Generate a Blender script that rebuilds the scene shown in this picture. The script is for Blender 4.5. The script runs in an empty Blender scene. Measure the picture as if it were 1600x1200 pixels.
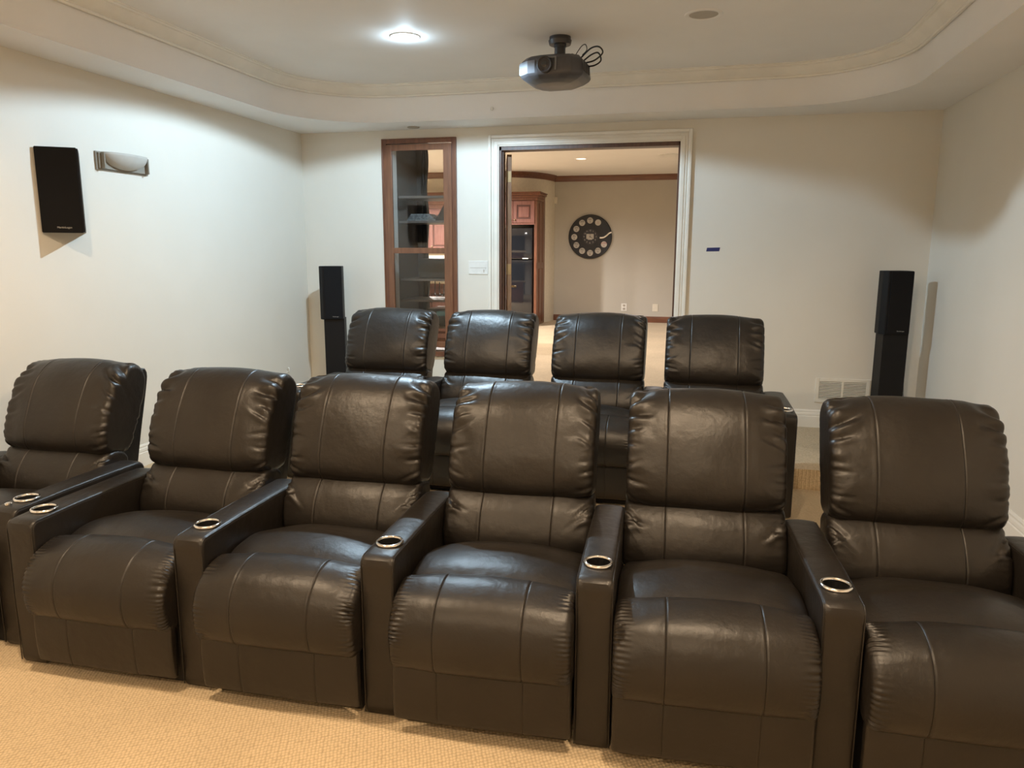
import bpy, bmesh, math, random
from math import pi, sin, cos, radians
from mathutils import Vector, noise, Matrix

random.seed(4)
COL = bpy.context.scene.collection

# ------------------------------------------------------------------ materials
def mat(name, col, rough=.5, metal=0., spec=.5, noise_col=None, nscale=20., bump=0., bscale=200.,
        emit=None, estr=0., coat=0., stretch=None, detail=4., mix_lo=.35, mix_hi=.65, alpha=1., trans=0., sheen=0.):
    m = bpy.data.materials.new(name); m.use_nodes = True
    nt = m.node_tree; N = nt.nodes; L = nt.links
    b = N['Principled BSDF']
    b.inputs['Base Color'].default_value = (*col, 1)
    b.inputs['Roughness'].default_value = rough
    b.inputs['Metallic'].default_value = metal
    b.inputs['Specular IOR Level'].default_value = spec
    b.inputs['Coat Weight'].default_value = coat
    b.inputs['Transmission Weight'].default_value = trans
    b.inputs['Sheen Weight'].default_value = sheen
    if emit:
        b.inputs['Emission Color'].default_value = (*emit, 1)
        b.inputs['Emission Strength'].default_value = estr
    tc = N.new('ShaderNodeTexCoord')
    src = tc.outputs['Object']
    if stretch:
        mp = N.new('ShaderNodeMapping'); mp.inputs['Scale'].default_value = stretch
        L.new(src, mp.inputs['Vector']); src = mp.outputs['Vector']
    nz = N.new('ShaderNodeTexNoise'); nz.inputs['Scale'].default_value = nscale
    nz.inputs['Detail'].default_value = detail
    L.new(src, nz.inputs['Vector'])
    if noise_col is None:
        noise_col = tuple(c*.93 for c in col)
    cr = N.new('ShaderNodeValToRGB')
    cr.color_ramp.elements[0].position = mix_lo; cr.color_ramp.elements[0].color = (*col, 1)
    cr.color_ramp.elements[1].position = mix_hi; cr.color_ramp.elements[1].color = (*noise_col, 1)
    L.new(nz.outputs['Fac'], cr.inputs['Fac']); L.new(cr.outputs['Color'], b.inputs['Base Color'])
    if bump > 0:
        n2 = N.new('ShaderNodeTexNoise'); n2.inputs['Scale'].default_value = bscale; n2.inputs['Detail'].default_value = 3
        L.new(tc.outputs['Object'], n2.inputs['Vector'])
        bp = N.new('ShaderNodeBump'); bp.inputs['Strength'].default_value = bump; bp.inputs['Distance'].default_value = .002
        L.new(n2.outputs['Fac'], bp.inputs['Height']); L.new(bp.outputs['Normal'], b.inputs['Normal'])
    return m

M = {}
M['wall'] = mat('wall_paint', (.745, .714, .645), .6, noise_col=(.73, .70, .63), nscale=3, bump=.25, bscale=260)
M['ceil'] = mat('ceiling_paint', (.84, .83, .815), .7, noise_col=(.82, .81, .795), nscale=3, bump=.2, bscale=200)
M['trim'] = mat('white_trim_paint', (.84, .81, .74), .35, nscale=5)
M['farwall'] = mat('far_wall_paint', (.50, .475, .415), .6, noise_col=(.48, .455, .40), nscale=2)
M['cream'] = mat('cream_plaster', (.72, .67, .56), .6)
M['blackcab'] = mat('black_speaker_vinyl', (.005, .005, .006), .55, spec=.25, bump=.2, bscale=400)
M['cloth'] = mat('black_grille_cloth', (.009, .009, .010), .9, spec=.2, bump=.5, bscale=900)
M['silver'] = mat('silver_lettering', (.5, .5, .5), .4, .6)
M['chrome'] = mat('chrome', (.85, .85, .85), .14, 1., nscale=50)
M['pit'] = mat('cup_well_black', (.006, .006, .006), .5)
M['projm'] = mat('projector_plastic', (.075, .075, .085), .35, nscale=40)
M['projd'] = mat('projector_dark_plastic', (.035, .033, .036), .4)
M['projs'] = mat('projector_silver_plastic', (.17, .18, .21), .4)
M['lens'] = mat('lens_glass', (.01, .01, .014), .08, coat=1)
M['cable'] = mat('black_cable_rubber', (.012, .011, .011), .5)
M['wood'] = mat('cherry_wood', (.205, .083, .042), .38, noise_col=(.12, .045, .024), nscale=7, stretch=(6, 6, .6), mix_lo=.3, mix_hi=.7, coat=.2)
M['wood_lit'] = mat('cherry_wood_lit', (.225, .098, .050), .4, noise_col=(.15, .062, .032), nscale=7, stretch=(6, 6, .6), mix_lo=.3, mix_hi=.7, coat=.15)  # lighter copy of the cherry wood, light on the door painted into the colour
M['woodh'] = mat('cherry_wood_horizontal', (.205, .083, .042), .38, noise_col=(.12, .045, .024), nscale=7, stretch=(.6, 6, 6), mix_lo=.3, mix_hi=.7, coat=.2)
M['wooddk'] = mat('dark_jamb_wood', (.10, .045, .03), .4, noise_col=(.065, .03, .02), nscale=8, stretch=(6, 6, .6), coat=.2)
M['leaf'] = mat('door_edge_wood', (.30, .17, .09), .5, noise_col=(.18, .09, .05), nscale=5, stretch=(5, 5, 1.2), mix_lo=.3, mix_hi=.7)
M['cabw'] = mat('reddish_cabinet_wood', (.27, .125, .10), .35, noise_col=(.21, .09, .072), nscale=6, stretch=(6, 6, .6), coat=.2)
M['cabg'] = mat('cabinet_groove_wood', (.10, .035, .022), .5)
M['brass'] = mat('aged_brass', (.45, .36, .22), .35, .9)
M['fridge'] = mat('black_fridge_gloss', (.012, .014, .018), .08, coat=.5)
M['granite'] = mat('granite_counter', (.62, .52, .36), .25, noise_col=(.35, .25, .15), nscale=60, detail=8)
M['closet'] = mat('dark_closet_laminate', (.07, .062, .06), .5)
M['shelfm'] = mat('closet_shelf_laminate', (.16, .13, .115), .45)
M['equip'] = mat('black_equipment_metal', (.03, .032, .034), .35)
M['screen'] = mat('receiver_display', (.03, .06, .055), .2, emit=(.25, .5, .45), estr=.12)
M['paper'] = mat('grey_manual_covers', (.30, .31, .32), .4, noise_col=(.12, .12, .13), nscale=40)
M['plastic'] = mat('white_plastic', (.80, .80, .77), .35)
M['tape'] = mat('blue_painters_tape', (.012, .02, .12), .6)
M['ventm'] = mat('vent_enamel', (.80, .77, .69), .4)
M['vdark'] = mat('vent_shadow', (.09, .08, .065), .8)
M['lit'] = mat('lit_lamp_lens', (.9, .95, 1), .5, emit=(.88, .95, 1), estr=60)
M['litwarm'] = mat('warm_lamp_lens', (1, .9, .75), .5, emit=(1, .78, .5), estr=12)
M['farlit'] = mat('far_lamp_lens', (1, .95, .85), .5, emit=(1, .92, .8), estr=3)
M['offlens'] = mat('unlit_lamp_recess', (.42, .38, .32), .5)
M['clockb'] = mat('clock_black_face', (.018, .018, .019), .5)
M['clockw'] = mat('clock_white_disc', (.55, .53, .48), .6)
M['ink'] = mat('printed_ink', (.05, .045, .045), .7)
M['redink'] = mat('red_printed_ink', (.4, .05, .04), .7)
M['seat_dark'] = mat('under_seat_fabric', (.02, .018, .016), .9)
M['sconce'] = mat('sconce_plaster', (.27, .245, .205), .7)
M['bowl'] = mat('sconce_bowl_plaster', (.50, .48, .44), .6)

def glass_mat():
    m = bpy.data.materials.new('clear_pane_glass'); m.use_nodes = True
    nt = m.node_tree; N = nt.nodes; L = nt.links
    N.remove(N['Principled BSDF'])
    out = N['Material Output']
    tr = N.new('ShaderNodeBsdfTransparent'); tr.inputs['Color'].default_value = (.90, .91, .90, 1)
    gl = N.new('ShaderNodeBsdfGlossy'); gl.inputs['Roughness'].default_value = .03
    gl.inputs['Color'].default_value = (.9, .9, .9, 1)
    fr = N.new('ShaderNodeFresnel'); fr.inputs['IOR'].default_value = 1.45
    mx = N.new('ShaderNodeMixShader')
    L.new(fr.outputs['Fac'], mx.inputs['Fac']); L.new(tr.outputs[0], mx.inputs[1]); L.new(gl.outputs[0], mx.inputs[2])
    L.new(mx.outputs[0], out.inputs['Surface'])
    return m
M['glass'] = glass_mat()

def leather_mat():
    m = bpy.data.materials.new('dark_brown_leather'); m.use_nodes = True
    nt = m.node_tree; N = nt.nodes; L = nt.links
    b = N['Principled BSDF']
    tc = N.new('ShaderNodeTexCoord')
    n1 = N.new('ShaderNodeTexNoise'); n1.inputs['Scale'].default_value = 5; n1.inputs['Detail'].default_value = 5
    L.new(tc.outputs['Object'], n1.inputs['Vector'])
    cr = N.new('ShaderNodeValToRGB')
    cr.color_ramp.elements[0].position = .3; cr.color_ramp.elements[0].color = (.0116, .0095, .0078, 1)
    cr.color_ramp.elements[1].position = .7; cr.color_ramp.elements[1].color = (.0176, .0144, .0117, 1)
    L.new(n1.outputs['Fac'], cr.inputs['Fac']); L.new(cr.outputs['Color'], b.inputs['Base Color'])
    rr = N.new('ShaderNodeMapRange'); rr.inputs['To Min'].default_value = .35; rr.inputs['To Max'].default_value = .44
    n3 = N.new('ShaderNodeTexNoise'); n3.inputs['Scale'].default_value = 12; n3.inputs['Detail'].default_value = 6
    L.new(tc.outputs['Object'], n3.inputs['Vector']); L.new(n3.outputs['Fac'], rr.inputs['Value'])
    L.new(rr.outputs['Result'], b.inputs['Roughness'])
    b.inputs['Specular IOR Level'].default_value = .46
    vo = N.new('ShaderNodeTexVoronoi'); vo.inputs['Scale'].default_value = 520
    L.new(tc.outputs['Object'], vo.inputs['Vector'])
    n2 = N.new('ShaderNodeTexNoise'); n2.inputs['Scale'].default_value = 22; n2.inputs['Detail'].default_value = 5
    L.new(tc.outputs['Object'], n2.inputs['Vector'])
    b1 = N.new('ShaderNodeBump'); b1.inputs['Strength'].default_value = .22; b1.inputs['Distance'].default_value = .012
    L.new(n2.outputs['Fac'], b1.inputs['Height'])
    b2 = N.new('ShaderNodeBump'); b2.inputs['Strength'].default_value = .12; b2.inputs['Distance'].default_value = .001
    L.new(vo.outputs['Distance'], b2.inputs['Height']); L.new(b1.outputs['Normal'], b2.inputs['Normal'])
    L.new(b2.outputs['Normal'], b.inputs['Normal'])
    return m
M['leather'] = leather_mat()

def carpet_mat():
    m = bpy.data.materials.new('looped_beige_carpet'); m.use_nodes = True
    nt = m.node_tree; N = nt.nodes; L = nt.links
    b = N['Principled BSDF']; b.inputs['Roughness'].default_value = .95; b.inputs['Specular IOR Level'].default_value = .1
    b.inputs['Sheen Weight'].default_value = .2
    tc = N.new('ShaderNodeTexCoord')
    mp = N.new('ShaderNodeMapping'); mp.inputs['Rotation'].default_value = (0, 0, radians(62)); mp.inputs['Scale'].default_value = (1, .8, 1)
    L.new(tc.outputs['Object'], mp.inputs['Vector'])
    vo = N.new('ShaderNodeTexVoronoi'); vo.inputs['Scale'].default_value = 84; vo.inputs['Randomness'].default_value = .28
    L.new(mp.outputs['Vector'], vo.inputs['Vector'])
    n1 = N.new('ShaderNodeTexNoise'); n1.inputs['Scale'].default_value = 1.6; n1.inputs['Detail'].default_value = 4
    L.new(tc.outputs['Object'], n1.inputs['Vector'])
    n2 = N.new('ShaderNodeTexNoise'); n2.inputs['Scale'].default_value = 300; n2.inputs['Detail'].default_value = 2
    L.new(tc.outputs['Object'], n2.inputs['Vector'])
    cr = N.new('ShaderNodeValToRGB')
    cr.color_ramp.elements[0].position = .25; cr.color_ramp.elements[0].color = (.69, .545, .355, 1)
    cr.color_ramp.elements[1].position = .85; cr.color_ramp.elements[1].color = (.375, .28, .165, 1)
    L.new(vo.outputs['Distance'], cr.inputs['Fac'])
    mr = N.new('ShaderNodeMapRange'); mr.inputs['From Min'].default_value = .3; mr.inputs['From Max'].default_value = .7
    mr.inputs['To Min'].default_value = .88; mr.inputs['To Max'].default_value = 1.06
    L.new(n1.outputs['Fac'], mr.inputs['Value'])
    mx = N.new('ShaderNodeMix'); mx.data_type = 'RGBA'; mx.blend_type = 'MULTIPLY'; mx.inputs['Factor'].default_value = 1
    L.new(cr.outputs['Color'], mx.inputs['A'])
    cb = N.new('ShaderNodeCombineColor')
    for s in ('Red', 'Green', 'Blue'): L.new(mr.outputs['Result'], cb.inputs[s])
    L.new(cb.outputs['Color'], mx.inputs['B']); L.new(mx.outputs['Result'], b.inputs['Base Color'])
    ad = N.new('ShaderNodeMath'); ad.operation = 'MULTIPLY_ADD'
    L.new(n2.outputs['Fac'], ad.inputs[0]); ad.inputs[1].default_value = -.35; L.new(vo.outputs['Distance'], ad.inputs[2])
    bp = N.new('ShaderNodeBump'); bp.invert = True; bp.inputs['Strength'].default_value = .8; bp.inputs['Distance'].default_value = .005
    L.new(ad.outputs[0], bp.inputs['Height']); L.new(bp.outputs['Normal'], b.inputs['Normal'])
    return m
M['carpet'] = carpet_mat()

# ------------------------------------------------------------------ helpers
def link(name, me, m=None, parent=None, loc=(0, 0, 0), rot=(0, 0, 0)):
    o = bpy.data.objects.new(name, me); COL.objects.link(o)
    if m is not None and me is not None:
        me.materials.clear(); me.materials.append(m)
    if parent: o.parent = parent
    o.location = loc; o.rotation_euler = rot
    return o

def obj(name, bm, m, parent=None, loc=(0, 0, 0), rot=(0, 0, 0), smooth=None):
    bmesh.ops.recalc_face_normals(bm, faces=bm.faces)
    me = bpy.data.meshes.new(name); bm.to_mesh(me); bm.free()
    if smooth is not None:
        for p in me.polygons: p.use_smooth = True
        me.set_sharp_from_angle(angle=radians(smooth))
    return link(name, me, m, parent, loc, rot)

def empty(name, loc=(0, 0, 0), rz=0):
    o = bpy.data.objects.new(name, None); COL.objects.link(o)
    o.location = loc; o.rotation_euler = (0, 0, rz); o.empty_display_size = .1
    return o

def tag(o, label, cat, group=None):
    o['label'] = label; o['category'] = cat
    if group: o['group'] = group
    return o

def struct(o, label=None):
    o['kind'] = 'structure'
    if label: o['label'] = label
    return o

def box(bm, x0, x1, y0, y1, z0, z1, bev=0, seg=2, mtx=None):
    r = bmesh.ops.create_cube(bm, size=1)
    vs = r['verts']
    for v in vs:
        v.co = Vector(((x0+x1)/2+v.co.x*(x1-x0), (y0+y1)/2+v.co.y*(y1-y0), (z0+z1)/2+v.co.z*(z1-z0)))
    if mtx is not None:
        for v in vs: v.co = mtx @ v.co
    if bev > 0:
        es = {e for v in vs for e in v.link_edges}
        bmesh.ops.bevel(bm, geom=list(es), offset=bev, segments=seg, affect='EDGES', profile=.5)

def cyl(bm, c, r, h, seg=32, axis='z', r2=None, caps=True):
    m = Matrix.Translation(c)
    if axis == 'y': m = m @ Matrix.Rotation(pi/2, 4, 'X')
    if axis == 'x': m = m @ Matrix.Rotation(pi/2, 4, 'Y')
    bmesh.ops.create_cone(bm, cap_ends=caps, segments=seg, radius1=r, radius2=r if r2 is None else r2, depth=h, matrix=m)

def torus(bm, c, R, r, seg=40, rs=8, axis='z'):
    vs = []
    for i in range(seg):
        a = 2*pi*i/seg; row = []
        for j in range(rs):
            b = 2*pi*j/rs
            p = Vector(((R+r*cos(b))*cos(a), (R+r*cos(b))*sin(a), r*sin(b)))
            if axis == 'y': p = Vector((p.x, p.z, p.y))
            row.append(bm.verts.new(p+Vector(c)))
        vs.append(row)
    for i in range(seg):
        for j in range(rs):
            bm.faces.new((vs[i][j], vs[(i+1) % seg][j], vs[(i+1) % seg][(j+1) % rs], vs[i][(j+1) % rs]))

def tube(bm, pts, r, rs=8, closed=False):
    pts = [Vector(p) for p in pts]; n = len(pts); rings = []
    up = Vector((0, 0, 1))
    prev = None
    for i, p in enumerate(pts):
        a = pts[max(i-1, 0)]; b = pts[min(i+1, n-1)]
        t = (b-a).normalized()
        if prev is None:
            s = t.cross(up)
            if s.length < .1: s = t.cross(Vector((1, 0, 0)))
            s.normalize()
        else:
            s = (prev - t*prev.dot(t)).normalized()
        prev = s
        q = t.cross(s)
        rings.append([bm.verts.new(p+s*r*cos(2*pi*j/rs)+q*r*sin(2*pi*j/rs)) for j in range(rs)])
    for i in range(n-1):
        for j in range(rs):
            bm.faces.new((rings[i][j], rings[i][(j+1) % rs], rings[i+1][(j+1) % rs], rings[i+1][j]))
    bm.faces.new(rings[0]); bm.faces.new(rings[-1])

def crv(pts, n=8):
    P = [Vector(p) for p in pts]; P = [P[0]]+P+[P[-1]]; out = []
    for i in range(1, len(P)-2):
        for k in range(n):
            t = k/n
            a, b, c, d = P[i-1], P[i], P[i+1], P[i+2]
            out.append(.5*((2*b)+(c-a)*t+(2*a-5*b+4*c-d)*t*t+(3*b-a-3*c+d)*t**3))
    out.append(P[-2]); return out

def quad(bm, pts):
    return bm.faces.new([bm.verts.new(p) for p in pts])

def prism(bm, poly, z0, z1):
    a = [bm.verts.new((x, y, z0)) for x, y in poly]; b = [bm.verts.new((x, y, z1)) for x, y in poly]
    bm.faces.new(a); bm.faces.new(list(reversed(b)))
    n = len(poly)
    for i in range(n): bm.faces.new((a[i], a[(i+1) % n], b[(i+1) % n], b[i]))

def text_mesh(name, s, size, m, parent, loc, rot, extrude=.0008, align='CENTER'):
    cu = bpy.data.curves.new(name, 'FONT'); cu.body = s; cu.size = size; cu.extrude = extrude
    cu.align_x = align; cu.align_y = 'CENTER'
    t = bpy.data.objects.new(name, cu); COL.objects.link(t)
    dg = bpy.context.evaluated_depsgraph_get()
    me = bpy.data.meshes.new_from_object(t.evaluated_get(dg))
    bpy.data.objects.remove(t); bpy.data.curves.remove(cu)
    return link(name, me, m, parent, loc, rot)

# -------- cushion: a profile in (y,z) carried along x with filleted ends
def closed_spline(pts, n):
    P = [Vector((p[0], p[1])) for p in pts]; k = len(P); dense = []
    for i in range(k):
        a, b, c, d = P[i-1], P[i], P[(i+1) % k], P[(i+2) % k]
        for q in range(16):
            t = q/16
            dense.append(.5*((2*b)+(c-a)*t+(2*a-5*b+4*c-d)*t*t+(3*b-a-3*c+d)*t**3))
    return resample(dense, n)

def resample(dense, n):
    k = len(dense); L = [0]
    for i in range(k): L.append(L[-1]+(dense[(i+1) % k]-dense[i]).length)
    T = L[-1]; out = []; j = 0
    for i in range(n):
        s = T*i/n
        while L[j+1] < s: j += 1
        f = (s-L[j])/max(L[j+1]-L[j], 1e-9)
        out.append(dense[j].lerp(dense[(j+1) % k], f))
    return out

def area(P):
    return sum(P[i].x*P[(i+1) % len(P)].y-P[(i+1) % len(P)].x*P[i].y for i in range(len(P)))/2

def smooth01(t):
    t = max(0, min(1, t)); return t*t*(3-2*t)

def cushion(name, prof, hw, parent, m, nv=90, R=.04, Rx=.04, belly=0., seams=(), amp=0., freq=9., seed=0,
            gather=0., gfreq=60, folds=(), spline=True, cols=44, groove=.0024, zlim=None, low=0., sag=0., pinch=0., tw=0., fcut=9.):
    """sag: lowers the profile towards the ends; amp: broad folds near the ends; gather: tight pleats at the ends"""
    P = closed_spline(prof, nv) if spline else resample([Vector(p) for p in prof], nv)
    if area(P) < 0: P.reverse()
    n = len(P)
    Nn = []
    for i in range(n):
        t = (P[(i+1) % n]-P[i-1]).normalized(); Nn.append(Vector((t.y, -t.x)))
    # columns
    xs = []
    K = 7
    for i in range(K):
        th = pi/2*i/K
        xs.append((-(hw-Rx+Rx*cos(th)), 1-sin(th)))
    inner = [-(hw-Rx)+2*(hw-Rx)*i/cols for i in range(cols+1)]
    for s in seams:
        inner = [x for x in inner if abs(x-s) > .009]
        inner += [s-.008, s-.0045, s-.002, s, s+.002, s+.0045, s+.008]
    inner.sort()
    xs += [(x, 0) for x in inner]
    xs += [(-x, q) for x, q in reversed(xs[:K])]
    bm = bmesh.new(); grid = []
    cz = sum(p.y for p in P)/n; cy = sum(p.x for p in P)/n
    for x, q in xs:
        u = x/hw; row = []
        for i, p in enumerate(P):
            d = -R*q + belly*(1-u*u)
            for s in seams:
                t = abs(x-s)
                d -= groove*math.exp(-(t/.0018)**2)
                d += groove*.35*math.exp(-((t-.007)/.004)**2)
            w = smooth01((abs(u)-.45)/.5)
            sg = seed+(5 if u > 0 else 0)
            if amp:
                f = noise.noise(Vector((u*1.6+sg, p.x*freq, p.y*freq)))
                f2 = noise.noise(Vector((u*2.6-sg, p.x*freq*2.1+7, p.y*freq*2.1)))
                r1 = 1-2.2*abs(f)
                d += amp*w*(.6*r1-.4+.5*f2)
            if gather:
                w2 = smooth01((abs(u)-.78)/.2)
                vv = i/n*gfreq + 2.5*noise.noise(Vector((p.x*8, p.y*8, sg)))+abs(u)*2
                f3 = .5+.8*noise.noise(Vector((p.x*12, p.y*12, sg+3)))
                d += gather*w2*sin(vv*2*pi)*f3
            for (fz, fd, fw, fr, fs, side) in folds:
                if side and side*u < 0: continue
                if p.x > fcut: continue
                au = abs(u); k = smooth01((au-fr)/(1-fr)*1.3)
                if k <= 0: continue
                t = p.y-(fz+fs*(1-au)+.006*noise.noise(Vector((u*6, fz*9, seed))))
                d -= fd*k*math.exp(-(t/fw)**2)
                d += fd*.55*k*math.exp(-((t+fw*2.0)/(fw*1.5))**2)
            if low:
                d += low*noise.noise(Vector((x*5+seed, p.x*6, p.y*6)))
            c = p+Nn[i]*d
            z = c.y - sag*abs(u)**2.5
            # pinch: pull the ends in towards the middle of the profile
            if pinch:
                k = pinch*smooth01((abs(u)-.7)/.3)
                z += (cz-z)*k; c.x += (cy-c.x)*k*.6
            if zlim is not None: z = max(z, zlim)
            row.append(bm.verts.new((x+(tw*(z-cz) if tw else 0), c.x, z)))
        grid.append(row)
    for a in range(len(grid)-1):
        for i in range(n):
            bm.faces.new((grid[a][i], grid[a][(i+1) % n], grid[a+1][(i+1) % n], grid[a+1][i]))
    for row in (grid[0], grid[-1]):
        # inset cap so side panels read as flat with a soft edge
        c = Vector((0, 0, 0))
        for v in row: c += v.co
        c /= n
        bm.faces.new(row)
    return obj(name, bm, m, parent, smooth=50)

# ------------------------------------------------------------------ recliner
LE = M['leather']
ARM_W = .127
SEAT_HW = .3145
HEAD = [(.735, .650), (.695, .662), (.660, .705), (.665, .79), (.705, .90), (.765, 1.005), (.83, 1.065), (.90, 1.086), (.965, 1.068), (1.0, 1.015), (.98, .93), (.92, .79), (.86, .67), (.80, .645)]
LUMB = [(.60, .43), (.575, .465), (.575, .52), (.605, .59), (.655, .645), (.71, .672), (.78, .66), (.82, .61), (.78, .51), (.70, .42)]
SHELL = [(.68, .12), (.68, .38), (.74, .48), (.88, .76), (.97, .93), (.995, 1.01), (1.015, 1.045), (1.045, 1.045), (1.06, 1.01), (1.045, .94), (.97, .68), (.89, .38), (.85, .12)]
SEATC = [(.07, .44), (.095, .500), (.13, .523), (.20, .546), (.30, .550), (.42, .528), (.55, .487), (.65, .445), (.67, .40), (.55, .36), (.3, .36), (.12, .40)]
LEGR = [(.155, .47), (.138, .515), (.10, .534), (.04, .530), (-.025, .502), (-.066, .455), (-.084, .395), (-.080, .325), (-.060, .278), (-.02, .262), (.03, .27), (.10, .33), (.15, .40)]
PANEL = [(-.046, .275), (-.05, .20), (-.048, .12), (-.042, .07), (-.036, .056), (-.022, .052), (-.014, .06), (-.01, .15), (-.01, .28), (-.03, .285)]

def arm_profile():
    d = [(.77, .008), (.012, .008), (.004, .016), (0, .03)]
    d += [(0, .1), (-.003, .3), (0, .5), (0, .582)]
    for k in range(1, 7):
        a = pi/2*k/6; d.append((.030-.030*cos(a), .585+.030*sin(a)))
    d += [(.10, .619), (.25, .622), (.45, .622), (.65, .620), (.73, .618)]
    for k in range(1, 7):
        a = pi/2*k/6; d.append((.73+.04*sin(a), .578+.04*cos(a)))
    dense = []
    k = len(d)
    for i in range(k):
        a, b = Vector(d[i]), Vector(d[(i+1) % k]); s = max(1, int((b-a).length/.012))
        for q in range(s): dense.append(a.lerp(b, q/s))
    return dense
ARMP = arm_profile()

def make_arm_mesh():
    P = resample(ARMP, 150)
    if area(P) < 0: P.reverse()
    n = len(P); hw = ARM_W/2; R = .014
    Nn = []
    for i in range(n):
        t = (P[(i+1) % n]-P[i-1]).normalized(); Nn.append(Vector((t.y, -t.x)))
    xs = []
    for i in range(5):
        th = pi/2*i/5; xs.append((-(hw-R+R*cos(th)), 1-sin(th)))
    xs += [(-(hw-R)+2*(hw-R)*i/8, 0) for i in range(9)]
    xs += [(-x, q) for x, q in reversed(xs[:5])]
    bm = bmesh.new(); grid = []
    for x, q in xs:
        u = x/hw; row = []
        for i, p in enumerate(P):
            top = smooth01((p.y-.55)/.06)
            c = p+Nn[i]*(-R*q+.006*top*(1-u*u))
            row.append(bm.verts.new((x, c.x, c.y)))
        grid.append(row)
    for a in range(len(grid)-1):
        for i in range(n):
            bm.faces.new((grid[a][i], grid[a][(i+1) % n], grid[a+1][(i+1) % n], grid[a+1][i]))
    bm.faces.new(grid[0]); bm.faces.new(grid[-1])
    bmesh.ops.recalc_face_normals(bm, faces=bm.faces)
    me = bpy.data.meshes.new('armrest'); bm.to_mesh(me); bm.free()
    o = link('armrest_source', me, LE)
    bc = bmesh.new(); cyl(bc, (0, .128, .60), .0425, .13, 48)
    bmesh.ops.recalc_face_normals(bc, faces=bc.faces)
    mc = bpy.data.meshes.new('cutter'); bc.to_mesh(mc); bc.free()
    c = link('cutter', mc, LE)
    md = o.modifiers.new('b', 'BOOLEAN'); md.operation = 'DIFFERENCE'; md.object = c; md.solver = 'EXACT'
    dg = bpy.context.evaluated_depsgraph_get()
    me2 = bpy.data.meshes.new_from_object(o.evaluated_get(dg))
    bpy.data.objects.remove(o); bpy.data.objects.remove(c)
    # welt lines along both top edges and down the front corners
    bm = bmesh.new(); bm.from_mesh(me2)
    for s in (-1, 1):
        xx = s*(hw-.0045)
        pts = [(xx, -.0005, .02), (xx, -.001, .3), (xx, .001, .57)]
        for k in range(1, 6):
            a = pi/2*k/5; pts.append((xx, .033-.030*cos(a), .584+.030*sin(a)))
        pts += [(xx, .25, .6185), (xx, .5, .6185), (xx, .74, .614)]
        tube(bm, pts, .0022, 6)
    tube(bm, [(-hw+.006, .004, .594), (0, .0035, .596), (hw-.006, .004, .594)], .0016, 6)
    me3 = bpy.data.meshes.new('armrest'); bm.to_mesh(me3); bm.free()
    for p in me3.polygons: p.use_smooth = True
    me3.set_sharp_from_angle(angle=radians(35))
    me3.materials.clear(); me3.materials.append(LE)
    return me3
ARM_ME = make_arm_mesh()
def cup_mesh():
    bm = bmesh.new()
    cyl(bm, (0, 0, -.035), .0415, .07, 40, caps=False)
    cyl(bm, (0, 0, -.069), .0415, .002, 40)
    me = bpy.data.meshes.new('cup_well'); bm.to_mesh(me); bm.free(); return me
def ring_mesh():
    bm = bmesh.new()
    prof = [(.0405, -.004), (.0405, .004), (.043, .0062), (.049, .0055), (.0515, .002), (.0515, -.002)]
    seg = 48; rows = []
    for i in range(seg):
        a = 2*pi*i/seg; rows.append([bm.verts.new((r*cos(a), r*sin(a), z)) for r, z in prof])
    for i in range(seg):
        for j in range(len(prof)-1):
            bm.faces.new((rows[i][j], rows[(i+1) % seg][j], rows[(i+1) % seg][j+1], rows[i][j+1]))
    bmesh.ops.recalc_face_normals(bm, faces=bm.faces)
    me = bpy.data.meshes.new('cup_ring'); bm.to_mesh(me); bm.free()
    for p in me.polygons: p.use_smooth = True
    return me
CUP_ME, RING_ME = cup_mesh(), ring_mesh()

def add_arm(root, x):
    a = link('armrest', ARM_ME, None, root, (x, 0, 0))
    w = link('cup_well', CUP_ME, None, a, (0, .128, .624))
    if not CUP_ME.materials: CUP_ME.materials.append(M['pit'])
    r = link('cup_holder_ring', RING_ME, None, a, (0, .128, .6275))
    if not RING_ME.materials: RING_ME.materials.append(M['chrome'])
    r['label'] = 'chrome ring of the cup holder'
    return a

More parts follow.
